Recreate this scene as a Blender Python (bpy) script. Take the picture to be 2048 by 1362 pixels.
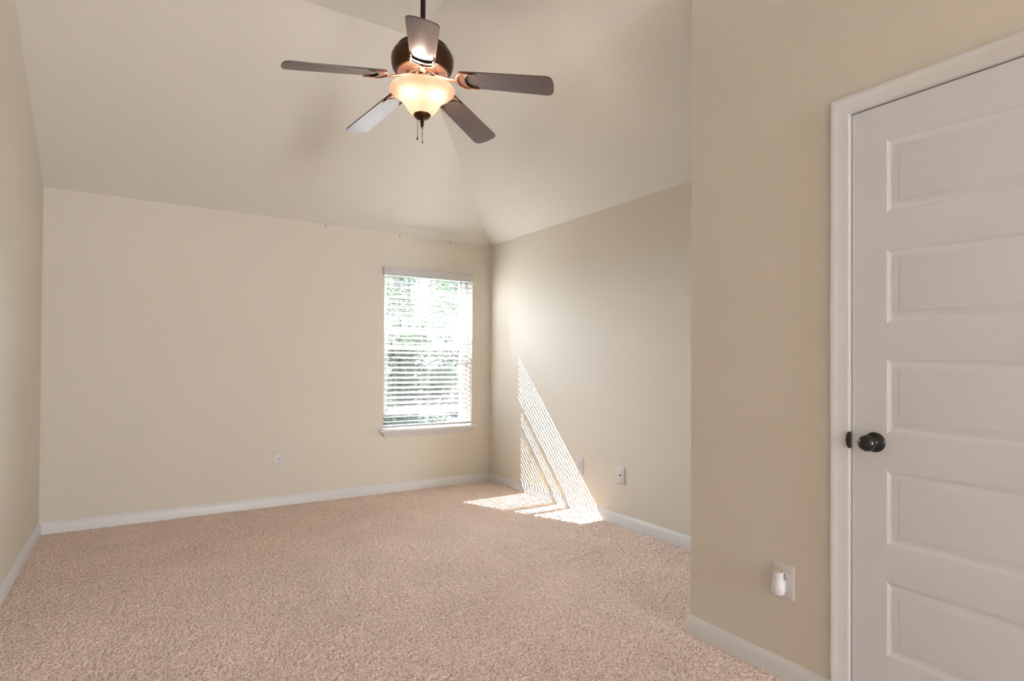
import bpy, bmesh, math, random
from mathutils import Vector, Matrix
for o in list(bpy.data.objects): bpy.data.objects.remove(o, do_unlink=True)
S = bpy.context.scene
C = S.collection
PI = math.pi

# ------------------------------------------------------------------ camera
cam_d = bpy.data.cameras.new('camera'); cam = bpy.data.objects.new('camera', cam_d); C.objects.link(cam)
cam_d.sensor_width = 36.0; cam_d.lens = 1163.5258 * 36 / 2048; cam_d.shift_y = 32.5 / 2048
cam_d.clip_start = 0.02; cam_d.clip_end = 200
_r = (0.8416934, -0.53992074, 0.00615035); _u = (-0.01055614, -0.00506576, 0.99993145); _f = (0.53985257, 0.84170062, 0.0099633)
cam.matrix_world = Matrix(((_r[0], _u[0], -_f[0], 0), (_r[1], _u[1], -_f[1], 0), (_r[2], _u[2], -_f[2], 1.2), (0, 0, 0, 1)))
S.camera = cam

# ------------------------------------------------------------------ light
W = bpy.data.worlds.new('sky'); S.world = W; W.use_nodes = True
bg = W.node_tree.nodes['Background']; bg.inputs[0].default_value = (0.82, 0.94, 1.08, 1); bg.inputs[1].default_value = 40.0
S.view_settings.view_transform = 'Standard'; S.view_settings.look = 'None'; S.view_settings.gamma = 1
S.view_settings.use_curve_mapping = False; S.view_settings.exposure = 0.46
def light(name, typ, loc, direction, energy, color, size=None, size_y=None):
    d = bpy.data.lights.new(name, typ); d.energy = energy; d.color = color
    if typ == 'AREA': d.shape = 'RECTANGLE'; d.size = size; d.size_y = size_y
    o = bpy.data.objects.new(name, d); C.objects.link(o); o.location = loc
    o.rotation_euler = Vector(direction).to_track_quat('-Z', 'Y').to_euler(); return o
sun = light('sun', 'SUN', (0, 12, 12), (0.42, -1.0, -1.046), 95.0, (1.0, 1.0, 1.0)); sun.data.angle = 0.0070
portal = light('window_portal', 'AREA', (2.37, 5.42, 1.33), (0, -1, 0), 0.0, (1, 1, 1), .90, 1.58); portal.data.cycles.is_portal = True
YR_ = -6.0
light('rear_fill_lamp', 'AREA', (1.5, YR_ + .06, 1.5), (0, 1, 0.0), 160.0, (0.94, 0.99, 1.12), 1.05, 2.3)  # added fill lamp at the unseen rear end, to brighten the room

# ------------------------------------------------------------------ room numbers (metres)
XL, XR, YB, XD, YD = -0.5652, 3.0133, 5.1083, 2.0759, 1.7546
H, SB, SR, HF = 2.3897, 1.5562, 1.5194, 3.3328
YR = -6.0
WX0, WX1, WZ0, WZ1 = 1.885, 2.803, 0.578, 2.056     # window opening

# ------------------------------------------------------------------ materials
def nodes(name):
    m = bpy.data.materials.new(name); m.use_nodes = True
    nt = m.node_tree; return m, nt, nt.nodes['Principled BSDF']
def N(nt, typ, **kw):
    n = nt.nodes.new(typ)
    for k, v in kw.items():
        if k in n.inputs: n.inputs[k].default_value = v
        else: setattr(n, k, v)
    return n
def coords(nt, scale=(1, 1, 1)):
    t = N(nt, 'ShaderNodeTexCoord'); mp = N(nt, 'ShaderNodeMapping'); mp.inputs['Scale'].default_value = scale
    nt.links.new(t.outputs['Object'], mp.inputs['Vector']); return mp.outputs[0]
def plain(name, col, rough=0.5, metal=0.0, spec=0.5, coat=0.0, bump=0.0, bscale=200.0, vary=0.0, vscale=3.0):
    m, nt, b = nodes(name)
    b.inputs['Base Color'].default_value = (*col, 1); b.inputs['Roughness'].default_value = rough
    b.inputs['Metallic'].default_value = metal; b.inputs['Specular IOR Level'].default_value = spec
    b.inputs['Coat Weight'].default_value = coat; b.inputs['Coat Roughness'].default_value = 0.2
    if vary:
        n = N(nt, 'ShaderNodeTexNoise', Scale=vscale, Detail=3.0); nt.links.new(coords(nt), n.inputs['Vector'])
        r = N(nt, 'ShaderNodeMapRange'); r.inputs[3].default_value = 1 - vary; r.inputs[4].default_value = 1 + vary
        nt.links.new(n.outputs['Fac'], r.inputs[0])
        mx = N(nt, 'ShaderNodeMix', data_type='RGBA', blend_type='MULTIPLY'); mx.inputs[0].default_value = 1
        mx.inputs[6].default_value = (*col, 1); nt.links.new(r.outputs[0], mx.inputs[7])
        nt.links.new(mx.outputs[2], b.inputs['Base Color'])
    if bump:
        n = N(nt, 'ShaderNodeTexNoise', Scale=bscale, Detail=2.0); nt.links.new(coords(nt), n.inputs['Vector'])
        bp = N(nt, 'ShaderNodeBump', Strength=bump, Distance=0.002); nt.links.new(n.outputs['Fac'], bp.inputs['Height'])
        nt.links.new(bp.outputs[0], b.inputs['Normal'])
    return m
M = {}
M['wall'] = plain('beige_wall_paint', (0.765, 0.71, 0.615), 0.8, spec=0.06, bump=0.12, bscale=160, vary=0.012, vscale=1.3)
M['ceil'] = plain('ceiling_paint', (0.79, 0.755, 0.69), 0.9, spec=0.05, bump=0.12, bscale=140)
M['trim'] = plain('white_trim_paint', (0.76, 0.75, 0.735), 0.38, spec=0.45)
M['door'] = plain('white_door_paint', (0.76, 0.765, 0.79), 0.42, spec=0.4, bump=0.05, bscale=90)
M['vinyl'] = plain('white_vinyl', (0.62, 0.62, 0.605), 0.4)
M['blind'] = plain('white_blind_slat', (0.64, 0.63, 0.615), 0.4)
M['cord'] = plain('white_cord', (0.75, 0.74, 0.70), 0.8)
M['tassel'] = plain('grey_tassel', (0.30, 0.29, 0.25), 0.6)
M['plate'] = plain('white_plastic', (0.74, 0.71, 0.68), 0.35)
M['dark'] = plain('dark_slot', (0.015, 0.013, 0.012), 0.6)
M['screw'] = plain('grey_screw', (0.22, 0.21, 0.20), 0.4, metal=0.6)
M['black'] = plain('oil_rubbed_bronze', (0.006, 0.0045, 0.004), 0.2, metal=0.0, spec=0.6)
M['bronze'] = plain('dark_bronze', (0.075, 0.038, 0.019), 0.36, metal=0.85, vary=0.15, vscale=9)
M['copper'] = plain('copper_bronze', (0.34, 0.155, 0.088), 0.38, metal=0.85, vary=0.12, vscale=14)
M['rod'] = plain('dark_rod', (0.018, 0.013, 0.010), 0.4, metal=0.4)
M['chrome'] = plain('bright_socket', (0.75, 0.72, 0.68), 0.2, metal=0.9)
M['amber'] = plain('amber_oil', (0.55, 0.36, 0.10), 0.15, spec=0.6)
M['pearl'] = plain('pearl_plastic', (0.80, 0.78, 0.80), 0.22)
M['brass'] = plain('brass_end', (0.55, 0.38, 0.16), 0.3, metal=0.8)
M['bark'] = plain('bark', (0.02, 0.017, 0.014), 0.9, bump=0.6, bscale=30)
M['soil'] = plain('leaf_litter', (0.03, 0.026, 0.024), 0.95, vary=0.35, vscale=2.0)
M['brick'] = plain('pale_siding_outside', (0.12, 0.125, 0.13), 0.9, vary=0.1, vscale=6)
def leaf_mat(name, col):
    m, nt, b = nodes(name); b.inputs['Roughness'].default_value = 0.6; b.inputs['Specular IOR Level'].default_value = .08
    n = N(nt, 'ShaderNodeTexNoise', Scale=1.7, Detail=4.0); nt.links.new(coords(nt), n.inputs['Vector'])
    cr = N(nt, 'ShaderNodeValToRGB'); cr.color_ramp.elements[0].color = (col[0]*.6, col[1]*.62, col[2]*.75, 1)
    cr.color_ramp.elements[1].color = (col[0]*1.4, col[1]*1.3, col[2]*1.1, 1); cr.color_ramp.elements[0].position = .3; cr.color_ramp.elements[1].position = .7
    nt.links.new(n.outputs['Fac'], cr.inputs[0]); nt.links.new(cr.outputs[0], b.inputs['Base Color'])
    tr = N(nt, 'ShaderNodeBsdfTranslucent'); nt.links.new(cr.outputs[0], tr.inputs[0])
    mx = N(nt, 'ShaderNodeMixShader'); mx.inputs[0].default_value = .45
    nt.links.new(b.outputs[0], mx.inputs[1]); nt.links.new(tr.outputs[0], mx.inputs[2])
    nt.links.new(mx.outputs[0], nt.nodes['Material Output'].inputs[0]); return m
M['leaf_a'] = leaf_mat('leaves_mid_green', (0.040, 0.058, 0.032))
M['leaf_b'] = leaf_mat('leaves_grey_green', (0.036, 0.050, 0.036))
M['leaf_c'] = leaf_mat('leaves_pale_green', (0.052, 0.066, 0.030))
def clear(name, trans, col, gloss):
    m, nt, b = nodes(name); nt.nodes.remove(b)
    t = N(nt, 'ShaderNodeBsdfTransparent'); g = N(nt, 'ShaderNodeBsdfGlossy' if gloss else 'ShaderNodeBsdfDiffuse')
    g.inputs['Color'].default_value = (*col, 1)
    if gloss: g.inputs['Roughness'].default_value = 0.02
    mx = N(nt, 'ShaderNodeMixShader'); mx.inputs[0].default_value = 1 - trans
    nt.links.new(t.outputs[0], mx.inputs[1]); nt.links.new(g.outputs[0], mx.inputs[2])
    nt.links.new(mx.outputs[0], nt.nodes['Material Output'].inputs[0]); return m
M['glass'] = clear('window_glass', 0.93, (1, 1, 1), True)
M['screen'] = clear('insect_screen', 0.60, (0.06, 0.06, 0.062), False)
def bowl_mat():
    m, nt, b = nodes('alabaster_glass'); nt.nodes.remove(b)
    n = N(nt, 'ShaderNodeTexNoise', Scale=9.0, Detail=4.0, Distortion=1.5); nt.links.new(coords(nt), n.inputs['Vector'])
    cr = N(nt, 'ShaderNodeValToRGB'); cr.color_ramp.elements[0].color = (.155, .084, .058, 1); cr.color_ramp.elements[1].color = (.215, .137, .103, 1)
    nt.links.new(n.outputs['Fac'], cr.inputs[0])
    t = N(nt, 'ShaderNodeBsdfTranslucent'); d = N(nt, 'ShaderNodeBsdfDiffuse'); g = N(nt, 'ShaderNodeBsdfGlossy', Roughness=0.25)
    nt.links.new(cr.outputs[0], t.inputs[0]); nt.links.new(cr.outputs[0], d.inputs[0])
    a = N(nt, 'ShaderNodeMixShader'); a.inputs[0].default_value = .4; nt.links.new(t.outputs[0], a.inputs[1]); nt.links.new(d.outputs[0], a.inputs[2])
    c = N(nt, 'ShaderNodeMixShader'); c.inputs[0].default_value = .05; nt.links.new(a.outputs[0], c.inputs[1]); nt.links.new(g.outputs[0], c.inputs[2])
    nt.links.new(c.outputs[0], nt.nodes['Material Output'].inputs[0]); return m
M['bowl'] = bowl_mat()
def emit(name, col, s):
    m, nt, b = nodes(name); b.inputs['Base Color'].default_value = (.9, .85, .8, 1)
    b.inputs['Emission Color'].default_value = (*col, 1); b.inputs['Emission Strength'].default_value = s; return m
M['bulb'] = emit('lit_bulb', (1.0, 0.87, 0.74), 170.0)
def wood():
    m, nt, b = nodes('walnut_blade')
    n = N(nt, 'ShaderNodeTexNoise', Scale=1.0, Detail=6.0, Distortion=.4); nt.links.new(coords(nt, (5, 130, 60)), n.inputs['Vector'])
    cr = N(nt, 'ShaderNodeValToRGB'); cr.color_ramp.elements[0].color = (.070, .036, .028, 1); cr.color_ramp.elements[1].color = (.118, .066, .050, 1)
    cr.color_ramp.elements[0].position = .35; cr.color_ramp.elements[1].position = .68
    nt.links.new(n.outputs['Fac'], cr.inputs[0]); nt.links.new(cr.outputs[0], b.inputs['Base Color'])
    b.inputs['Roughness'].default_value = .50; b.inputs['Specular IOR Level'].default_value = .4
    b.inputs['Coat Weight'].default_value = .5; b.inputs['Coat Roughness'].default_value = .28
    return m
M['wood'] = wood()
def carpet():
    m, nt, b = nodes('twisted_pile_carpet'); b.inputs['Roughness'].default_value = 1.0; b.inputs['Specular IOR Level'].default_value = .05
    L = nt.links.new; co = coords(nt)
    big = N(nt, 'ShaderNodeTexNoise', Scale=2.2, Detail=3.0, Distortion=.6); L(co, big.inputs['Vector'])
    tuft = N(nt, 'ShaderNodeTexVoronoi', Scale=120.0, Randomness=1.0); 
    wob = N(nt, 'ShaderNodeTexNoise', Scale=70.0, Detail=2.0); L(co, wob.inputs['Vector'])
    add = N(nt, 'ShaderNodeMix', data_type='RGBA', blend_type='LINEAR_LIGHT'); add.inputs[0].default_value = .012
    L(co, add.inputs[6]); L(wob.outputs['Color'], add.inputs[7]); L(add.outputs[2], tuft.inputs['Vector'])
    fine = N(nt, 'ShaderNodeTexNoise', Scale=170.0, Detail=3.0, Roughness=.7); L(co, fine.inputs['Vector'])
    # yarn colour: heathered light / mid / dark strands
    cr = N(nt, 'ShaderNodeValToRGB'); e = cr.color_ramp.elements
    e[0].color = (.42, .26, .195, 1); e[0].position = .33; e[1].color = (.97, .83, .72, 1); e[1].position = .62
    x = e.new(.45); x.color = (.88, .67, .55, 1)
    L(fine.outputs['Fac'], cr.inputs[0])
    r = N(nt, 'ShaderNodeMapRange'); r.inputs[1].default_value = .3; r.inputs[2].default_value = .7; r.inputs[3].default_value = .95; r.inputs[4].default_value = 1.05
    L(big.outputs['Fac'], r.inputs[0])
    mx = N(nt, 'ShaderNodeMix', data_type='RGBA', blend_type='MULTIPLY'); mx.inputs[0].default_value = 1
    L(cr.outputs[0], mx.inputs[6]); L(r.outputs[0], mx.inputs[7]); L(mx.outputs[2], b.inputs['Base Color'])
    b1 = N(nt, 'ShaderNodeBump', Strength=.3, Distance=.004); b1.invert = True; L(tuft.outputs['Distance'], b1.inputs['Height'])
    b2 = N(nt, 'ShaderNodeBump', Strength=.3, Distance=.003); L(fine.outputs['Fac'], b2.inputs['Height']); L(b1.outputs[0], b2.inputs['Normal'])
    L(b2.outputs[0], b.inputs['Normal']); return m
M['carpet'] = carpet()

# ------------------------------------------------------------------ mesh helpers
def add_box(bm, x0, x1, y0, y1, z0, z1, bev=0.0):
    v = [bm.verts.new((x, y, z)) for x in (x0, x1) for y in (y0, y1) for z in (z0, z1)]
    fs = [bm.faces.new([v[i] for i in q]) for q in ((0, 1, 3, 2), (4, 6, 7, 5), (0, 4, 5, 1), (2, 3, 7, 6), (0, 2, 6, 4), (1, 5, 7, 3))]
    if bev:
        es = list({e for f in fs for e in f.edges})
        bmesh.ops.bevel(bm, geom=es, offset=bev, segments=2, affect='EDGES', profile=.6)
def add_poly_prism(bm, poly, off):
    off = Vector(off); a = [bm.verts.new(p) for p in poly]; b = [bm.verts.new(Vector(p) + off) for p in poly]
    bm.faces.new(a); bm.faces.new(b[::-1]); n = len(a)
    for i in range(n): bm.faces.new((a[i], b[i], b[(i + 1) % n], a[(i + 1) % n]))
def add_lathe(bm, prof, c=(0, 0, 0), n=48, axis=None):
    rings = []
    q = Vector(axis).normalized().to_track_quat('Z', 'Y').to_matrix() if axis else Matrix.Identity(3)
    for r, z in prof:
        if r < 1e-6: rings.append([bm.verts.new(Vector(c) + q @ Vector((0, 0, z)))])
        else: rings.append([bm.verts.new(Vector(c) + q @ Vector((r * math.cos(2*PI*i/n), r * math.sin(2*PI*i/n), z))) for i in range(n)])
    for A, B in zip(rings, rings[1:]):
        for i in range(n):
            j = (i + 1) % n
            if len(A) == 1 and len(B) == 1: continue
            if len(A) == 1: bm.faces.new((A[0], B[i], B[j]))
            elif len(B) == 1: bm.faces.new((A[i], B[0], A[j]))
            else: bm.faces.new((A[i], B[i], B[j], A[j]))
def add_tube(bm, pts, rad, n=10, flat=1.0, up=(0, 0, 1)):
    pts = [Vector(p) for p in pts]; rads = rad if isinstance(rad, (list, tuple)) else [rad] * len(pts); rings = []
    for i, p in enumerate(pts):
        t = (pts[min(i + 1, len(pts) - 1)] - pts[max(i - 1, 0)]).normalized()
        a = t.cross(Vector(up)); a = a.normalized() if a.length > 1e-4 else t.orthogonal().normalized()
        b = a.cross(t).normalized()
        rings.append([bm.verts.new(p + rads[i] * (a * math.cos(2*PI*k/n) + b * flat * math.sin(2*PI*k/n))) for k in range(n)])
    for A, B in zip(rings, rings[1:]):
        for k in range(n): bm.faces.new((A[k], A[(k + 1) % n], B[(k + 1) % n], B[k]))
    bm.faces.new(rings[0][::-1]); bm.faces.new(rings[-1])
def obj(name, bm, mat, parent=None, smooth=None, loc=None):
    bmesh.ops.recalc_face_normals(bm, faces=bm.faces)
    me = bpy.data.meshes.new(name); bm.to_mesh(me); bm.free()
    for m in (mat if isinstance(mat, list) else [mat]): me.materials.append(m)
    if smooth is not None:
        for p in me.polygons: p.use_smooth = True
        me.set_sharp_from_angle(angle=math.radians(smooth))
    o = bpy.data.objects.new(name, me); C.objects.link(o)
    if parent: o.parent = parent
    if loc: o.location = loc
    return o
def tag(o, label=None, cat=None, group=None, kind=None):
    for k, v in (('label', label), ('category', cat), ('group', group), ('kind', kind)):
        if v: o[k] = v
    return o
def empty(name, loc=(0, 0, 0), **kw):
    o = bpy.data.objects.new(name, None); C.objects.link(o); o.location = loc; o.empty_display_size = .05
    return tag(o, **kw)
def struct(name, bm, mat, smooth=None): return tag(obj(name, bm, mat, smooth=smooth), kind='structure')
def copy_tree(o, parent=None):
    c = o.copy(); C.objects.link(c)
    if parent: c.parent = parent
    for ch in [x for x in bpy.data.objects if x.parent == o]: copy_tree(ch, c)
    return c

# ------------------------------------------------------------------ setting
T = 0.12
bm = bmesh.new(); add_box(bm, XL - T, XR + T, YR - T, YB + .05, -.14, -.0125)
floor = struct('floor', bm, M['carpet'])
import numpy as np
gx = np.arange(XL - .004, XR + .004, .0045); gy = np.arange(.75, YB + .004, .0045); rg = np.random.default_rng(7)
X2, Y2 = np.meshgrid(gx, gy, indexing='ij')
r_ = rg.random(X2.shape); hz = .0035 - .020 * r_ ** 3.2
hz[1:-1, 1:-1] = .72 * hz[1:-1, 1:-1] + .07 * (hz[:-2, 1:-1] + hz[2:, 1:-1] + hz[1:-1, :-2] + hz[1:-1, 2:])
swirl = np.sin(X2 * 5.1 + 1.7 * np.sin(Y2 * 2.3)) * np.sin(Y2 * 6.3 + 1.3 * np.sin(X2 * 3.1 + 1)); hz += .0012 * swirl
for (rx, ry, rl) in ((2.13, 2.78, 1.1), (1.95, 2.62, .9), (1.75, 2.17, 1.0), (2.2, 2.40, .9), (1.2, 3.1, 1.0), (1.5, 2.95, .8), (1.1, 2.45, .7)):
    al = (X2 - rx) * .985 + (Y2 - ry) * .17; ac = -(X2 - rx) * .17 + (Y2 - ry) * .985 + .012 * np.sin(al * 9 + rx * 7)
    hz += .0042 * np.exp(-(ac / .011) ** 2) * np.clip(1.2 - np.abs(al) / rl * 1.2, 0, 1) ** .5
X2 = X2 + (rg.random(X2.shape) - .5) * .0022; Y2 = Y2 + (rg.random(X2.shape) - .5) * .0022
co = np.stack([X2, Y2, hz], -1).reshape(-1, 3).astype(np.float32); nx, ny = len(gx), len(gy)
ii = (np.arange(nx - 1)[:, None] * ny + np.arange(ny - 1)[None, :]).ravel()
quads = np.stack([ii, ii + ny, ii + ny + 1, ii + 1], -1).astype(np.int32)
ob = len(floor.data.vertices); v0 = np.empty(ob * 3, np.float32); floor.data.vertices.foreach_get('co', v0)
box_faces = [list(p.vertices) for p in floor.data.polygons]
me = bpy.data.meshes.new('floor'); me.vertices.add(ob + len(co)); me.vertices.foreach_set('co', np.concatenate([v0, co.ravel()]))
fl = np.concatenate([np.array(box_faces, np.int32), quads + ob]); me.loops.add(fl.size); me.loops.foreach_set('vertex_index', fl.ravel())
me.polygons.add(len(fl)); me.polygons.foreach_set('loop_start', np.arange(len(fl), dtype=np.int32) * 4); me.polygons.foreach_set('use_smooth', np.ones(len(fl), bool))
me.update(calc_edges=True); me.materials.append(M['carpet']); floor.data = me

def zs(x): return HF - (x - (XR - SR)) * (HF - H) / SR          # right-hand ceiling slope
bm = bmesh.new()
a = (XL, YB, H); b = (XR, YB, H); c = (XR - SR, YB - SB, HF); d = (XL, YB - SB, HF); e = (XR - SR, YR, HF); f = (XL, YR, HF); g = (XR, YR, H)
vs = {k: bm.verts.new(p) for k, p in zip('abcdefg', (a, b, c, d, e, f, g))}
vt = {k: bm.verts.new((p[0], p[1], p[2] + T)) for k, p in zip('abcdefg', (a, b, c, d, e, f, g))}
for q in ('abcd', 'bgec', 'dcef'):
    bm.faces.new([vs[k] for k in q]); bm.faces.new([vt[k] for k in q[::-1]])
for p, q in ('ab', 'bg', 'ge', 'ef', 'fd', 'da'): bm.faces.new((vs[p], vs[q], vt[q], vt[p]))
struct('ceiling', bm, M['ceil'])

bm = bmesh.new(); Y0, Y1 = YB, YB + .19
add_box(bm, XL - T, WX0, Y0, Y1, -.12, H + T); add_box(bm, WX1, XR + T, Y0, Y1, -.12, H + T)
add_box(bm, WX0, WX1, Y0, Y1, -.12, WZ0 - .02); add_box(bm, WX0, WX1, Y0, Y1, WZ1, H + T)
struct('wall_back', bm, M['wall'])
bm = bmesh.new(); Y0, Y1 = YB + .191, YB + .292
add_box(bm, XL - T, 1.94, Y0, Y1, -.6, H + T); add_box(bm, 2.805, XR + T, Y0, Y1, -.6, H + T)
add_box(bm, 1.94, 2.805, Y0, Y1, -.6, .55); add_box(bm, 1.94, 2.805, Y0, Y1, 2.11, H + T)
add_box(bm, XL - .6, .25, YB + .293, 9.2, -.6, 5.2)  # unseen wing added to keep low sky light off the right wall
struct('wall_outside_sky_block', bm, M['brick'])
bm = bmesh.new(); add_poly_prism(bm, [(XL, YR - T, -.12), (XL, YB, -.12), (XL, YB, H + T), (XL, YB - SB, HF + T), (XL, YR - T, HF + T)], (-T, 0, 0)); struct('wall_left', bm, M['wall'])
bm = bmesh.new(); add_box(bm, XR, XR + T, YR - T, YB, -.12, H + T); struct('wall_right', bm, M['wall'])
# near right wall: closet front with the door, plus the return that faces the window
DL, DR_, DT = 1.0600, 0.2980, 2.0665                              # slab edges
OL, OR_, OT = DL + .021, DR_ - .021, DT + .021
bm = bmesh.new()
zt = zs(XD) + .03
add_box(bm, XD, XD + T, OL, YD, -.12, zt); add_box(bm, XD, XD + T, YR, OR_, -.12, zt); add_box(bm, XD, XD + T, OR_, OL, OT, zt)
add_poly_prism(bm, [(XD + T, YD, -.12), (XR, YD, -.12), (XR, YD, zs(XR) + .03), (XD + T, YD, zs(XD + T) + .03)], (0, -T, 0))
struct('wall_near', bm, M['wall'])
bm = bmesh.new(); add_box(bm, XL, XR, YR - T, YR, -.12, HF); struct('wall_rear', bm, M['wall'])
w2 = empty('fill_lamp_frame', (1.5, YR, 1.5), kind='structure'); bm = bmesh.new()  # invented frame set round the rear fill lamp; wall behind is solid
for q in ((-.58, -.53, -1.2, 1.2), (.53, .58, -1.2, 1.2), (-.58, .58, -1.2, -1.155), (-.58, .58, 1.155, 1.2)): add_box(bm, q[0], q[1], .001, .055, q[2], q[3])
obj('window_frame', bm, M['vinyl'], w2)  # bars dressing the added lamp, no real opening

# baseboards, mitred along the walls
BP = [(0, -.0125), (.0145, -.0125), (.0145, .058), (.0125, .063), (.0115, .066), (.0095, .070), (.0065, .079), (.004, .0835), (0, .0845)]
def baseboard(name, fn0, fn1):
    bm = bmesh.new(); A = [bm.verts.new((*fn0(t), z)) for t, z in BP]; B = [bm.verts.new((*fn1(t), z)) for t, z in BP]
    n = len(BP)
    for i in range(n): bm.faces.new((A[i], A[(i + 1) % n], B[(i + 1) % n], B[i]))
    bm.faces.new(A); bm.faces.new(B[::-1]); return struct(name, bm, M['trim'], smooth=30)
baseboard('baseboard_left', lambda t: (XL + t, YR), lambda t: (XL + t, YB - t))
baseboard('baseboard_back', lambda t: (XL + t, YB - t), lambda t: (XR - t, YB - t))
baseboard('baseboard_right', lambda t: (XR - t, YB - t), lambda t: (XR - t, YD + t))
baseboard('baseboard_return', lambda t: (XR - t, YD + t), lambda t: (XD - t, YD + t))
baseboard('baseboard_near', lambda t: (XD - t, YD + t), lambda t: (XD - t, 1.1255))

# ------------------------------------------------------------------ door
CI, CO = 1.0668, 0.0595
prof = [(0, 0), (0, .0045), (.004, .0062), (.008, .0066), (.011, .0070), (.034, .0118), (.040, .0136), (.046, .0165), (.0545, .0170), (CO, .0145), (CO, 0)]
ri = DR_ - .006; ti = 2.0730
bm = bmesh.new(); cols = []
for o_, h_ in prof:
    x = XD - h_
    cols.append([bm.verts.new(p) for p in ((x, CI + o_, 0), (x, CI + o_, ti + o_), (x, ri - o_, ti + o_), (x, ri - o_, 0))])
for A, B in zip(cols, cols[1:] + cols[:1]):
    for k in range(3): bm.faces.new((A[k], A[k + 1], B[k + 1], B[k]))
struct('trim_2', bm, M['trim'], smooth=25)                       # door casing
bm = bmesh.new()
add_box(bm, XD - .001, XD + T, DL + .0035, OL, 0, OT); add_box(bm, XD - .001, XD + T, OR_, DR_ - .0035, 0, OT); add_box(bm, XD - .001, XD + T, DR_ - .0035, DL + .0035, DT + .004, OT)
add_box(bm, XD + .042, XD + .075, DL - .008, DL + .0035, 0, DT + .004); add_box(bm, XD + .042, XD + .075, DR_ - .0035, DR_ + .008, 0, DT + .004); add_box(bm, XD + .042, XD + .075, DR_, DL, DT - .008, DT + .004)
add_box(bm, XD + T + .001, XD + T + .02, OR_ - .05, OL + .05, 0, OT + .05)     # dark closet side closed off
struct('trim_3', bm, M['trim'])                                   # door jamb and stop
door = empty('door_1', (XD + .004, DR_, .015), kind='structure')
PZ = [(1.9461, 1.7020), (1.5815, 1.3375), (1.2176, .9725), (.8519, .6060), (.4866, .2410)]
def door_slab():
    bm = bmesh.new(); y0, y1 = DR_, DL; z0, z1 = .015, DT; xf = XD + .004; xb = xf + .035
    py0, py1 = y0 + .114, .9497
    def quad(ps): bm.faces.new([bm.verts.new(p) for p in ps])
    zsl = [z1] + [z for p in PZ for z in p] + [z0]
    quad([(xf, py1, z0), (xf, y1, z0), (xf, y1, z1), (xf, py1, z1)]); quad([(xf, y0, z0), (xf, py0, z0), (xf, py0, z1), (xf, y0, z1)])
    for i in range(0, len(zsl), 2): quad([(xf, py0, zsl[i + 1]), (xf, py1, zsl[i + 1]), (xf, py1, zsl[i]), (xf, py0, zsl[i])])
    pr = [(0, 0), (.002, .0006), (.008, .0026), (.014, .0046), (.018, .0052), (.0375, .0024), (.0385, .0014), (.041, .0012)]
    for zt_, zb_ in PZ:
        R = []
        for o_, d_ in pr: R.append([bm.verts.new(p) for p in ((xf + d_, py0 + o_, zb_ + o_), (xf + d_, py1 - o_, zb_ + o_), (xf + d_, py1 - o_, zt_ - o_), (xf + d_, py0 + o_, zt_ - o_))])
        for A, B in zip(R, R[1:]):
            for k in range(4): bm.faces.new((A[k], A[(k + 1) % 4], B[(k + 1) % 4], B[k]))
        bm.faces.new(R[-1])
    for ps in ([(xf, y1, z0), (xb, y1, z0), (xb, y1, z1), (xf, y1, z1)], [(xf, y0, z0), (xf, y0, z1), (xb, y0, z1), (xb, y0, z0)],
               [(xf, y0, z1), (xf, y1, z1), (xb, y1, z1), (xb, y0, z1)], [(xf, y0, z0), (xb, y0, z0), (xb, y1, z0), (xf, y1, z0)],
               [(xb, y0, z0), (xb, y0, z1), (xb, y1, z1), (xb, y1, z0)]): quad(ps)
    bmesh.ops.remove_doubles(bm, verts=bm.verts, dist=1e-5)
    return bm
bm = door_slab(); bmesh.ops.translate(bm, verts=bm.verts, vec=-Vector(door.location))
slab = obj('door_slab', bm, M['door'], door, smooth=20)
KY, KZ = .9865, .9405
bm = bmesh.new(); add_lathe(bm, [(0, -.001), (.0335, -.001), (.0335, .003), (.031, .006), (.026, .008), (.017, .010), (.0125, .0135), (.0105, .020), (.0105, .030), (.0135, .034), (.0215, .0395), (.0262, .047), (.0272, .0545), (.0245, .063), (.0175, .0695), (.008, .073), (0, .0735)], (0, 0, 0), 40, axis=(-1, 0, 0))
knob = obj('door_knob', bm, M['black'], slab, smooth=60, loc=Vector((XD + .004, KY, KZ)) - Vector(door.location)); knob['label'] = 'dark bronze door knob'
bm = bmesh.new()
pl = [(0, .0295 * math.sin(a), .0285 * math.cos(a)) for a in [PI * i / 14 for i in range(15)]]
add_poly_prism(bm, [(XD - .0005 - .012, DL + .001 + .42 * y, KZ + z) for x, y, z in pl], (.012, 0, 0))
sp = struct('trim_4', bm, M['black'])                             # strike plate lip
# ------------------------------------------------------------------ window
win = empty('window_1', ((WX0 + WX1) / 2, 5.24, WZ0), kind='structure')
def wobj(name, bm, mat, parent=win, smooth=None):
    bmesh.ops.translate(bm, verts=bm.verts, vec=-Vector(win.location)); return obj(name, bm, mat, parent, smooth)
def frame_box(bm, x0, x1, z0, z1, wl, wt, wb, y0, y1, bev=.003):
    add_box(bm, x0, x0 + wl, y0, y1, z0, z1, bev); add_box(bm, x1 - wl, x1, y0, y1, z0, z1, bev)
    add_box(bm, x0 + wl, x1 - wl, y0, y1, z1 - wt, z1, bev); add_box(bm, x0 + wl, x1 - wl, y0, y1, z0, z0 + wb, bev)
bm = bmesh.new(); frame_box(bm, WX0, WX1, WZ0 - .015, WZ1, .036, .016, .035, 5.205, 5.298); wobj('window_frame', bm, M['vinyl'])
U0, U1 = WX0 + .037, WX1 - .037
bm = bmesh.new(); frame_box(bm, U0, U1, 1.3155, WZ1 - .017, .036, .018, .042, 5.250, 5.280); us = wobj('upper_sash', bm, M['vinyl'])
bm = bmesh.new(); add_box(bm, U0 + .034, U1 - .034, 5.263, 5.267, 1.35, WZ1 - .032); wobj('glass_pane', bm, M['glass'], us)
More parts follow.
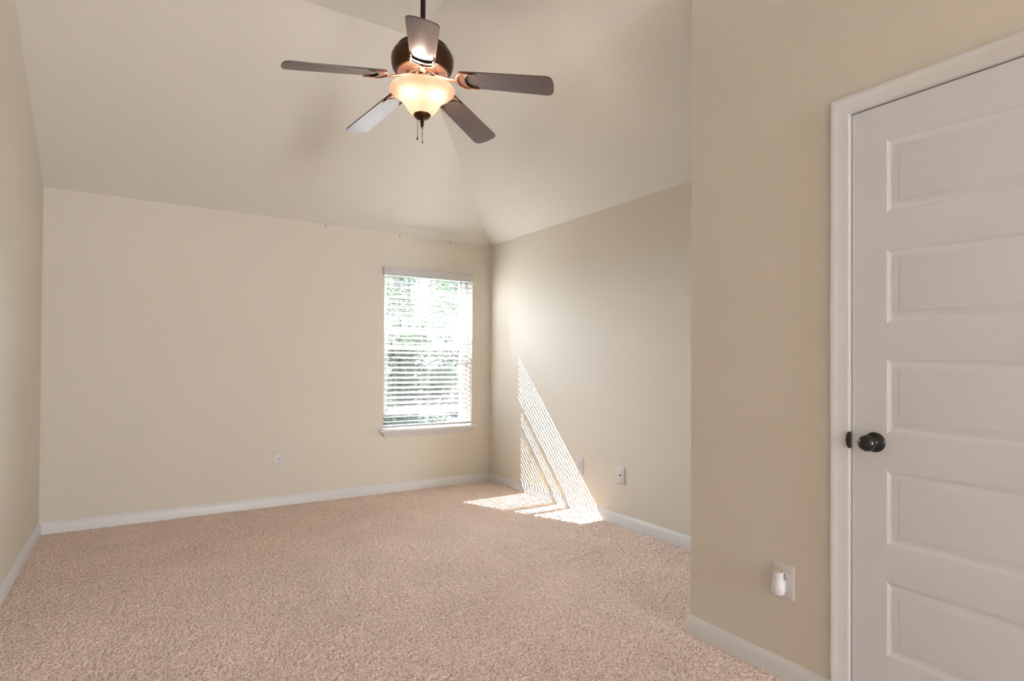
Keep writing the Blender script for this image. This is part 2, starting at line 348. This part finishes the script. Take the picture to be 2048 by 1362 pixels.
bm = bmesh.new(); frame_box(bm, U0, U1, .700, 1.502, .040, .036, .060, 5.212, 5.244); ls = wobj('lower_sash', bm, M['vinyl'])
bm = bmesh.new(); add_box(bm, U0 + .038, U1 - .038, 5.226, 5.230, .755, 1.47); wobj('glass_pane', bm, M['glass'], ls)
bm = bmesh.new(); add_box(bm, U1 - .0225, U1 - .0175, 5.2485, 5.2505, 1.16, WZ1 - .02); wobj('shadow_gap_strip', bm, M['tassel'], us)  # dark strip put in for the shadow gap along the sash stile
for x in (2.115, 2.508):
    bm = bmesh.new(); add_box(bm, x - .032, x + .032, 5.213, 5.243, 1.5025, 1.512, .003); add_lathe(bm, [(0, 1.512), (.016, 1.512), (.013, 1.526), (0, 1.528)], (x + .008, 5.228, 0), 16)
    add_box(bm, x - .03, x + .016, 5.220, 5.232, 1.516, 1.528, .003)
    wobj('sash_lock', bm, M['vinyl'], ls, 40)
    bm = bmesh.new(); add_box(bm, x - .022, x + .022, 5.2465, 5.2505, 1.334, 1.344); add_box(bm, x - .03, x - .018, 5.2465, 5.2505, 1.330, 1.338)
    wobj('lock_keeper', bm, M['screw'], us)
bm = bmesh.new(); add_box(bm, WX0 + .036, WX1 - .036, 5.2855, 5.2862, WZ0 + .02, 1.338); wobj('insect_screen', bm, M['screen'])
# drywall returns share the wall; stool and apron
bm = bmesh.new()
add_poly_prism(bm, [(1.845, 5.056, .560), (1.845, 5.050, .566), (1.845, 5.050, .574), (1.845, 5.055, .578), (1.845, YB, .578), (1.845, YB, .560)], (2.832 - 1.845, 0, 0))
add_box(bm, WX0, WX1, YB, 5.206, .560, .578)
ap = [(5.060, .560), (5.062, .552), (5.075, .540), (5.083, .524), (5.094, .510), (5.097, .504), (YB, .504), (YB, .560)]
xl, xr = 1.862, 2.815
A = []; B = []
for y, z in ap:
    t = (y - 5.060); A.append(bm.verts.new((xl + t * .95, y, z))); B.append(bm.verts.new((xr - t * .95, y, z)))
n = len(ap)
for i in range(n): bm.faces.new((A[i], A[(i + 1) % n], B[(i + 1) % n], B[i]))
bm.faces.new(A); bm.faces.new(B[::-1])
struct('trim_1', bm, M['trim'], smooth=25)

# ------------------------------------------------------------------ blind
BX0, BX1 = WX0 + .006, WX1 - .008; BYC = 5.135
bl = empty('window_blind', (2.344, BYC, WZ1), label='white horizontal slat blind with valance hanging in the window, slats open', cat='blind')
def bobj(name, bm, mat, parent=bl, smooth=None):
    bmesh.ops.translate(bm, verts=bm.verts, vec=-Vector(bl.location)); return obj(name, bm, mat, parent, smooth)
bm = bmesh.new()
vp = [(5.066, 1.991), (5.060, 1.994), (5.060, 2.000), (5.0635, 2.004), (5.0635, 2.050), (5.059, 2.055), (5.059, 2.061), (5.063, 2.065), (5.074, 2.065), (5.074, 1.991)]
add_poly_prism(bm, [(1.866, y, z) for y, z in vp], (2.799 - 1.866, 0, 0))
add_box(bm, 1.866, 1.876, 5.074, YB - .002, 1.991, 2.065, .002); add_box(bm, 2.789, 2.799, 5.074, YB - .002, 1.991, 2.065, .002)
bobj('valance', bm, M['blind'], smooth=30)
bm = bmesh.new(); add_box(bm, BX0, BX1, BYC - .028, BYC + .028, 2.016, WZ1 - .002, .002); bobj('headrail', bm, M['blind'])
SW, ST, TILT, PITCH = .0485, .0022, .30, .0467
import random as _rnd
rr = _rnd.Random(4)
bm = bmesh.new(); zsl = []
z = 1.985
while z > .70: zsl.append((z, TILT)); z -= PITCH
zsl += [(.690, .12), (.645, .06)]
for z, tl in zsl:
    dy = SW / 2 / math.sqrt(1 + tl * tl); dz = dy * tl; tw = rr.uniform(-.001, .001)
    P = []
    for k in range(5):
        s = -1 + k / 2; cr_ = .0022 * (1 - s * s)
        P.append((BYC + s * dy, z + s * dz + cr_))
    top = [(y, zz + ST / 2) for y, zz in P]; bot = [(y, zz - ST / 2) for y, zz in P[::-1]]
    add_poly_prism(bm, [(BX0, y, zz + tw) for y, zz in top + bot], (BX1 - BX0, 0, -tw * 2))
bobj('slats', bm, M['blind'], smooth=40)
bm = bmesh.new(); add_box(bm, BX0, BX1, BYC - .024, BYC + .024, .594, .612, .004); bobj('bottom_rail', bm, M['blind'])
for x in (2.010, 2.344, 2.690):
    bm = bmesh.new()
    for dy in (-.0265, .0265): add_tube(bm, [(x, BYC + dy, 2.0), (x, BYC + dy, .61)], .0009, 6)
    add_tube(bm, [(x + .006, BYC, 2.0), (x + .006, BYC, .61)], .0008, 6)
    bobj('ladder_cord', bm, M['cord'])
    bm = bmesh.new(); add_lathe(bm, [(0, 0), (.006, .0), (.005, .004), (0, .005)], (x, BYC - .025, .588), 12); bobj('cord_button', bm, M['tassel'])
for i, (x, zb) in enumerate([(1.952, 1.350), (1.945, 1.228), (2.735, 1.150)]):
    bm = bmesh.new(); add_tube(bm, [(x, 5.100, 2.0), (x, 5.098, zb + .03)], .0009, 6); cd = bobj('lift_cord', bm, M['cord'])
    bm = bmesh.new(); add_lathe(bm, [(0, zb), (.0062, zb), (.0055, zb + .016), (.0032, zb + .032), (0, zb + .033)], (x, 5.098, 0), 14); bobj('tassel', bm, M['tassel'], cd, 50)
bm = bmesh.new(); add_tube(bm, [(2.752, 5.100, 2.0), (2.752, 5.100, 1.20)], .0035, 8); bobj('tilt_wand', bm, M['blind'], smooth=50)

# ------------------------------------------------------------------ ceiling fan
FX, FY = 1.1659, 2.6537
fan = empty('ceiling_fan', (FX, FY, HF), label='dark bronze ceiling fan with five walnut blades and a lit alabaster bowl', cat='ceiling fan')
def fobj(name, bm, mat, parent=fan, smooth=40):
    bmesh.ops.translate(bm, verts=bm.verts, vec=(0, 0, -HF)); return obj(name, bm, mat, parent, smooth)
bm = bmesh.new(); add_lathe(bm, [(0, HF), (.068, HF - .001), (.068, HF - .012), (.060, HF - .035), (.040, HF - .058), (.020, HF - .066), (0, HF - .066)]); fobj('canopy', bm, M['bronze'])
bm = bmesh.new(); add_lathe(bm, [(0, 2.79), (.0127, 2.79), (.0127, HF - .06), (0, HF - .06)], n=20); fobj('downrod', bm, M['rod'])
bm = bmesh.new(); add_lathe(bm, [(0, 2.865), (.020, 2.865), (.024, 2.855), (.026, 2.80), (.034, 2.79), (.05, 2.782), (.098, 2.768), (.122, 2.752), (.128, 2.742), (.126, 2.735), (.130, 2.731), (.143, 2.722), (.1515, 2.704), (.1535, 2.686), (.1515, 2.664), (.145, 2.643), (.139, 2.634), (.134, 2.630), (.131, 2.625), (.121, 2.6235), (.121, 2.634), (0, 2.634)], n=72); fobj('motor_housing', bm, M['bronze'])
bm = bmesh.new(); add_lathe(bm, [(.0, 2.6335), (.1208, 2.6335), (.1208, 2.631), (0, 2.631)], n=48); vb = fobj('vent_plate', bm, M['dark'])
bm = bmesh.new()
for i in range(64):
    a = 2*PI*i/64; ca, sa = math.cos(a), math.sin(a)
    ps = [(.078, -.0019), (.1205, -.0030), (.1205, .0030), (.078, .0019)]
    add_poly_prism(bm, [(r*ca - t*sa, r*sa + t*ca, 2.6305) for r, t in ps], (0, 0, -.0065))
add_lathe(bm, [(.070, 2.6308), (.079, 2.6308), (.079, 2.623), (.075, 2.6195), (.070, 2.6195), (.070, 2.6308)], n=48)
add_lathe(bm, [(.118, 2.6308), (.1212, 2.6308), (.1212, 2.6225), (.118, 2.6225), (.118, 2.6308)], n=64)
vf = fobj('vent_grille', bm, M['copper']); vf.parent = vb; 
# light kit
lk = empty('light_kit', (0, 0, 0)); lk.parent = fan
bm = bmesh.new()
add_lathe(bm, [(.0585, 2.6215), (.071, 2.6215), (.0725, 2.617), (.069, 2.612), (.064, 2.6125), (.0605, 2.617), (.0585, 2.6215)], n=56)
for k in range(4):
    a = PI/4 + k*PI/2 + .62
    add_poly_prism(bm, [(r*math.cos(a) - t*math.sin(a), r*math.sin(a) + t*math.cos(a), 2.6195) for r, t in ((.012, -.0065), (.062, -.0065), (.062, .0065), (.012, .0065))], (0, 0, -.005))
add_lathe(bm, [(0, 2.622), (.017, 2.622), (.015, 2.610), (.011, 2.602), (.008, 2.59), (.008, 2.42), (0, 2.42)], n=24)
fobj('fitter', bm, M['copper'], lk)
bm = bmesh.new(); add_lathe(bm, [(0, 2.6300), (.0605, 2.6300), (.0605, 2.6235), (0, 2.6235)], n=40); fobj('fitter_plate', bm, M['dark'], lk)
v_near = math.atan2(-FY, -FX)
for k, da in enumerate((-.75, .85, PI)):
    a = v_near + da; u = Vector((math.cos(a), math.sin(a), 0))
    bm = bmesh.new(); ax = (u * .66 + Vector((0, 0, -.75))).normalized(); p0 = u * .034 + Vector((0, 0, 2.570))
    add_lathe(bm, [(0, 2.6225), (.010, 2.6225), (.010, 2.600), (.013, 2.598), (.013, 2.575), (0, 2.575)], (u.x * .036, u.y * .036, 0), 18); add_lathe(bm, [(0, -.006), (.0125, -.006), (.014, 0), (.0135, .024), (.015, .026), (.015, .029), (0, .029)], p0, 18, axis=ax); sk = fobj('socket', bm, M['chrome'], lk)
    bm = bmesh.new(); add_lathe(bm, [(0, .028), (.009, .028), (.011, .036), (.0165, .046), (.0185, .056), (.0155, .067), (.008, .073), (0, .0745)], p0, 18, axis=ax); fobj('bulb', bm, M['bulb'], sk, 60)
bm = bmesh.new()
add_lathe(bm, [(.159, 2.5445), (.1605, 2.541), (.158, 2.535), (.150, 2.5265), (.138, 2.517), (.122, 2.507), (.107, 2.497), (.096, 2.486), (.088, 2.473), (.080, 2.458), (.069, 2.442), (.056, 2.4285), (.040, 2.421)], n=80)
bowl = fobj('glass_bowl', bm, M['bowl'], lk, 80); bowl['label'] = 'frosted alabaster glass bowl'
bm = bmesh.new(); add_lathe(bm, [(0, 2.425), (.041, 2.425), (.0425, 2.421), (.041, 2.415), (.033, 2.405), (.020, 2.3985), (.008, 2.396), (.0075, 2.391), (.0105, 2.386), (.0105, 2.381), (.006, 2.377), (.0085, 2.372), (.0085, 2.367), (.004, 2.360), (.002, 2.352), (0, 2.351)], n=32); fobj('finial', bm, M['bronze'], lk)
rt = Vector((.8417, -.5399, 0))
bm = bmesh.new(); q = rt * -.021 - Vector((.54, .842, 0)) * .01
add_tube(bm, [q + Vector((0, 0, 2.408)), q + Vector((0, 0, 2.306))], .0013, 6); pc = fobj('pull_chain', bm, M['bronze'], lk)
bm = bmesh.new(); add_lathe(bm, [(0, 2.310), (.0025, 2.308), (.004, 2.298), (.003, 2.292), (0, 2.291)], q, 12); fobj('chain_fob', bm, M['rod'], pc)
bm = bmesh.new(); q = rt * .004 - Vector((.54, .842, 0)) * .012
add_tube(bm, [q + Vector((0, 0, 2.405)), q + Vector((0, 0, 2.285))], .0013, 6); pc = fobj('pull_chain', bm, M['bronze'], lk)
bm = bmesh.new(); add_lathe(bm, [(0, 2.288), (.0022, 2.286), (.0028, 2.278), (0, 2.272)], q, 12); fobj('chain_fob', bm, M['bronze'], pc)
# blades
def blade_mesh():
    bm = bmesh.new(); out = []
    r0, r1, w0, w1 = .188, .662, .0565, .0685
    def hw(x): return w0 + (w1 - w0) * (x - r0) / (r1 - r0)
    n = 8; cr_ = .030
    for i in range(n + 1):                                        # rounded root
        a = PI/2 + PI/2 * i / n; out.append((r0 + .018 + .018 * math.cos(a), w0 - .018 + .018 * math.sin(a)))
    for i in range(n + 1):
        a = PI + PI/2 * i / n; out.append((r0 + .018 + .018 * math.cos(a), -w0 + .018 + .018 * math.sin(a)))
    for i in range(n + 1):
        a = -PI/2 + (PI/2 - .16) * i / n; out.append((r1 - .008 - cr_ + cr_ * math.cos(a), -w1 + cr_ + cr_ * math.sin(a)))
    for i in range(1, 6):
        s = -1 + i / 3; out.append((r1 - .003 * s * s - .004, s * (w1 - cr_)))
    for i in range(n + 1):
        a = .16 + (PI/2 - .16) * i / n; out.append((r1 - .008 - cr_ + cr_ * math.cos(a), w1 - cr_ + cr_ * math.sin(a)))
    add_poly_prism(bm, [(x, y, .003) for x, y in out], (0, 0, -.006))
    es = [e_ for e_ in bm.edges if abs(e_.verts[0].co.z - e_.verts[1].co.z) < 1e-6]
    bmesh.ops.bevel(bm, geom=es, offset=.0012, segments=2, affect='EDGES')
    return bm
def iron_mesh():
    bm = bmesh.new()
    add_tube(bm, [(.070, 0, .005), (.10, 0, .001), (.135, 0, -.006), (.165, 0, -.010), (.182, 0, -.010)], [.016, .013, .0115, .0125, .014], 12, .45)
    arc = []
    for i in range(25):                                           # outer C, open towards the tip
        a = math.radians(62 + (298 - 62) * i / 24); arc.append((.226 + .046 * math.cos(a), .056 * math.sin(a), -.0095))
    arc = [(arc[0][0] + .030, arc[0][1] + .004, -.009)] + arc + [(arc[-1][0] + .030, arc[-1][1] - .004, -.009)]
    O = [(.230 + .046 * math.cos(math.radians(62 + 236 * i / 24)), .0555 * math.sin(math.radians(62 + 236 * i / 24))) for i in range(25)]
    I = [(.264 + .045 * math.cos(math.radians(80 + 200 * i / 24)), .0535 * math.sin(math.radians(80 + 200 * i / 24))) for i in range(25)]
    for (a0, a1, b0, b1) in zip(O, O[1:], I, I[1:]): add_poly_prism(bm, [(a0[0], a0[1], -.0035), (a1[0], a1[1], -.0035), (b1[0], b1[1], -.0035), (b0[0], b0[1], -.0035)], (0, 0, -.0045))
    add_tube(bm, arc, [.0035] + [.0040 + .0022 * math.sin(PI * i / 24) for i in range(25)] + [.0035], 10, .6)
    return bm
def iron_inner():
    bm = bmesh.new(); arc = []
    for i in range(21):
        a = math.radians(70 + (290 - 70) * i / 20); arc.append((.266 + .045 * math.cos(a), .0545 * math.sin(a), -.0075))
    add_tube(bm, arc, [.0032 + .0014 * math.sin(PI * i / 20) for i in range(21)], 10, .8); return bm
ph, DROP = 4.2967, .0972; pt = math.radians(-11); proto = None
for k in range(5):
    a = ph - k * 2*PI/5; u = Vector((math.cos(a), math.sin(a), 0))
    ax = Vector((u.x * .66, u.y * .66, -DROP)).normalized(); s = Vector((0, 0, 1)).cross(u); nn = ax.cross(s)
    v = s * math.cos(pt) + nn * math.sin(pt); w = ax.cross(v)
    if proto is None:
        bm = blade_mesh(); bo = obj('blade', bm, M['wood'], fan, 40); proto = bo
        ir = obj('blade_iron', iron_mesh(), M['copper'], bo, 60); obj('blade_iron_inlay', iron_inner(), M['black'], bo, 60)
    else: bo = copy_tree(proto, fan)
    bo.matrix_basis = Matrix(((ax.x, v.x, w.x, 0), (ax.y, v.y, w.y, 0), (ax.z, v.z, w.z, 2.6123 - HF), (0, 0, 0, 1)))

# ------------------------------------------------------------------ outlets (local: x across, z up, front towards -y)
def rounded_plate(bm, w, h, t=.006):
    R = []
    for o_, d_ in ((0, 0), (0, .002), (.0025, .0048), (.006, t)):
        R.append([bm.verts.new(p) for p in ((-w/2 + o_, -d_, -h/2 + o_), (w/2 - o_, -d_, -h/2 + o_), (w/2 - o_, -d_, h/2 - o_), (-w/2 + o_, -d_, h/2 - o_))])
    for A, B in zip(R, R[1:]):
        for k in range(4): bm.faces.new((A[k], A[(k + 1) % 4], B[(k + 1) % 4], B[k]))
    bm.faces.new(R[0]); bm.faces.new(R[-1])
def receptacle(bm, zc):
    n = 24; pts = []
    for i in range(n):
        a = 2*PI*i/n; x = .0172 * math.cos(a); z = max(-.0125, min(.0125, .0172 * math.sin(a))); pts.append((x, -.006, zc + z))
    add_poly_prism(bm, pts, (0, -.0022, 0))
def outlet(loc, rz, label, w=.083, h=.130):
    o = empty('wall_outlet', loc, label=label, cat='outlet', group='duplex outlets on the walls'); o.rotation_euler.z = rz
    bm = bmesh.new(); rounded_plate(bm, w, h); obj('cover_plate', bm, M['plate'], o, 25)
    for zc in (.0195, -.0195):
        bm = bmesh.new(); receptacle(bm, zc); rc = obj('receptacle', bm, M['plate'], o, 30)
        bm = bmesh.new()
        add_box(bm, -.0075, -.0053, -.0086, -.008, zc - .001, zc + .008); add_box(bm, .0053, .0075, -.0086, -.008, zc, zc + .007)
        add_lathe(bm, [(0, 0), (.0026, 0), (.0026, .0006), (0, .0006)], (0, -.008, zc - .0065), 12, axis=(0, -1, 0))
        obj('slots', bm, M['dark'], rc)
    bm = bmesh.new(); add_lathe(bm, [(0, .005), (.0032, .005), (.0028, .0072), (0, .0075)], (0, 0, 0), 12, axis=(0, -1, 0)); obj('screw', bm, M['plate'], o, 40)
    return o
outlet((.9857, YB, .369), 0, 'white duplex outlet low on the back wall left of the window')
outlet((XR, 3.668, .3725), -PI/2, 'white duplex outlet on the right wall at the edge of the sun stripes')
outlet((XD, 1.309, .3762), -PI/2, 'white outlet on the near wall beside the door, with an air freshener plugged in', .086, .126)
jk = empty('wall_jack', (XR, 3.194, .3695), label='white blank plate with a centre jack on the right wall, right of the outlet', cat='wall plate'); jk.rotation_euler.z = -PI/2
bm = bmesh.new(); rounded_plate(bm, .083, .124); obj('cover_plate', bm, M['plate'], jk, 25)
for z in (.042, -.042):
    bm = bmesh.new(); add_lathe(bm, [(0, .005), (.0036, .005), (.0030, .0075), (0, .008)], (0, 0, z), 12, axis=(0, -1, 0)); obj('screw', bm, M['screw'], jk, 40)
bm = bmesh.new(); add_lathe(bm, [(0, .005), (.0062, .005), (.0062, .008), (.0045, .0085), (.0045, .013), (0, .013)], (0, 0, .002), 16, axis=(0, -1, 0)); obj('jack', bm, M['dark'], jk, 40)
# air freshener plugged into the lower socket
af = empty('air_freshener', (XD - .0085, 1.311, .3715), label='white plug-in air freshener with an amber top in the near wall outlet', cat='air freshener'); af.rotation_euler.z = -PI/2
bm = bmesh.new(); rings = []
for z, w, d in ((-.036, .012, .010), (-.034, .018, .0145), (-.026, .0235, .018), (-.012, .0235, .0185), (.004, .0198, .016), (.018, .0172, .0142), (.030, .0182, .015), (.0305, .0172, .014), (.038, .0180, .0148), (.0445, .0192, .0157), (.0445, .0165, .0130)):
    rings.append([bm.verts.new((1.1 * w * math.cos(2*PI*i/28), -.0265 + 1.1 * d * math.sin(2*PI*i/28), z * 1.1 - .002)) for i in range(28)])
for A, B in zip(rings, rings[1:]):
    for i in range(28): bm.faces.new((A[i], A[(i + 1) % 28], B[(i + 1) % 28], B[i]))
bm.faces.new(rings[0][::-1]); bm.faces.new(rings[-1])
body = obj('body', bm, M['pearl'], af, 45)
bm = bmesh.new(); add_lathe(bm, [(0, .0435), (.0178, .0435), (.0172, .0478), (.0125, .0486), (.011, .0465), (0, .0465)], (0, -.0265, 0), 24)
for v_ in bm.verts: v_.co.y = -.0265 + (v_.co.y + .0265) * .8
rf = obj('refill_top', bm, M['amber'], af, 40); rf['label'] = 'amber oil top'
bm = bmesh.new(); add_box(bm, -.015, .015, -.012, 0, -.030, .012, .004); add_box(bm, .004, .022, -.017, -.010, -.028, -.010, .003); obj('plug_base', bm, M['pearl'], af, 40)
bm = bmesh.new(); add_lathe(bm, [(0, 0), (.005, 0), (.0045, .0015), (0, .002)], (-.004, -.0435, -.021), 16, axis=(0, -1, .3)); obj('dial', bm, M['plate'], af, 40)

# ------------------------------------------------------------------ small hooks under the ceiling line
def hook(loc, rz, label, mat, group):
    o = empty('wall_hook', loc, label=label, cat='hook', group=group); o.rotation_euler.z = rz
    bm = bmesh.new(); add_lathe(bm, [(0, 0), (.006, 0), (.006, .002), (.003, .004), (0, .004)], (0, 0, 0), 14, axis=(0, -1, 0)); obj('base', bm, mat, o, 40)
    bm = bmesh.new(); add_tube(bm, [(0, -.003, 0), (0, -.012, -.001), (0, -.017, -.005), (0, -.018, -.011), (.001, -.015, -.015), (.001, -.011, -.014)], .0019, 8); obj('hook_arm', bm, mat, o, 60)
    return o
g1 = 'small hooks along the top of the back wall'; g2 = 'small hooks along the top of the right wall'
hook((1.3531, YB, 2.376), 0, 'small dark hook at the top of the back wall, farthest left of the window', M['screw'], g1)
hook((2.0264, YB, 2.373), 0, 'small dark hook at the top of the back wall, above the window, left part', M['screw'], g1)
hook((2.5482, YB, 2.370), 0, 'small dark hook at the top of the back wall, above the window, right part', M['screw'], g1)
hook((XR, 4.932, 2.378), -PI/2, 'tiny pale hook at the top of the right wall, right next to the corner', M['plate'], g2)
hook((XR, 4.512, 2.382), -PI/2, 'tiny pale hook at the top of the right wall, second from the corner', M['plate'], g2)
hook((XR, 3.704, 2.384), -PI/2, 'tiny pale hook at the top of the right wall, third from the corner', M['plate'], g2)
hook((XR, 2.857, 2.385), -PI/2, 'tiny pale hook at the top of the right wall, nearest the near wall edge', M['plate'], g2)

# ------------------------------------------------------------------ outside
bm = bmesh.new(); add_box(bm, -25, 45, YB + .5, 60, -.75, -.6); tag(obj('ground', bm, M['soil']), kind='structure')
def tree(x, y, hgt, rad, seed, mat, leaves, label, base=.25, size=.055):
    rn = random.Random(seed); t = empty('tree', (x, y, -.6), label=label, cat='tree', group='trees outside the window')
    bm = bmesh.new(); lean = rn.uniform(-.3, .3)
    add_tube(bm, [(0, 0, -.1), (lean * .2, 0, hgt * .3), (lean * .6, .1, hgt * .6), (lean, 0, hgt * .92)], [rad * .09, rad * .075, rad * .05, rad * .02], 10)
    for k in range(14):
        z0 = hgt * rn.uniform(base + .05, .85); a = rn.uniform(0, 2*PI); l = rad * rn.uniform(.5, .9) * (1.1 - z0 / hgt * .6)
        add_tube(bm, [(lean * z0 / hgt, 0, z0), (math.cos(a) * l * .5, math.sin(a) * l * .5, z0 + l * .2), (math.cos(a) * l, math.sin(a) * l, z0 + l * .28)], [.04, .025, .01], 6)
    obj('trunk', bm, M['bark'], t, 50)
    bm = bmesh.new()
    clumps = []
    for k in range(46):
        zz = rn.uniform(base, 1.0); rr_ = rad * math.sqrt(max(.03, 1 - (abs(zz - base - (1 - base) * .42) / ((1 - base) * .62)) ** 2)) * math.sqrt(rn.random())
        a = rn.uniform(0, 2*PI); clumps.append((Vector((rr_ * math.cos(a), rr_ * math.sin(a), zz * hgt)), rad * rn.uniform(.16, .34)))
    for k in range(leaves * 2):
        c0, cr0 = clumps[k % len(clumps)]
        d_ = Vector((rn.gauss(0, 1), rn.gauss(0, 1), rn.gauss(0, .7))); d_ *= cr0 * rn.uniform(.4, 1.0) / max(.2, d_.length)
        p = c0 + d_; a = Vector((rn.gauss(0, 1), rn.gauss(0, 1), rn.gauss(0, .6))).normalized(); b_ = a.orthogonal().normalized(); s_ = size * rn.uniform(.6, 1.3)
        bm.faces.new([bm.verts.new(p + q_) for q_ in (-a * s_, b_ * s_ * .42, a * s_, -b_ * s_ * .42)])
    me = bpy.data.meshes.new('foliage'); bm.to_mesh(me); bm.free(); me.materials.append(mat)
    o = bpy.data.objects.new('foliage', me); C.objects.link(o); o.parent = t
    return t
tree(4.9, 12.0, 5.0, 1.25, 1, M['leaf_a'], 8000, 'full green tree outside, behind the left part of the window', .05)
tree(7.9, 14.2, 5.2, 1.45, 2, M['leaf_b'], 8000, 'grey green tree outside, behind the right part of the window', .05)
tree(7.3, 18.6, 6.0, 1.6, 3, M['leaf_c'], 8000, 'farther pale green tree outside, behind the middle of the window', .04)
tree(6.5, 10.4, 1.7, .55, 4, M['leaf_c'], 3200, 'low pale bush outside, behind the bottom middle of the window', .03, .035)
tree(4.0, 15.6, 6.4, 1.7, 5, M['leaf_b'], 7000, 'grey green tree outside, beyond the left edge of the window', .05)
tree(11.2, 18.0, 5.6, 1.8, 6, M['leaf_a'], 7000, 'green tree outside, beyond the right edge of the window', .05)
tree(9.6, 22.8, 7.0, 1.9, 7, M['leaf_a'], 8000, 'tall green tree outside, farthest back behind the window', .04)
tree(4.8, 22.8, 7.4, 1.6, 11, M['leaf_a'], 8000, 'tall green tree outside, back row, left of the window middle', .03)
tree(8.6, 26.6, 8.0, 1.8, 12, M['leaf_c'], 8000, 'tall pale green tree outside, back row, at the window middle', .03)
tree(12.9, 24.2, 7.6, 1.8, 13, M['leaf_b'], 8000, 'tall grey green tree outside, back row, right edge of the window', .03)
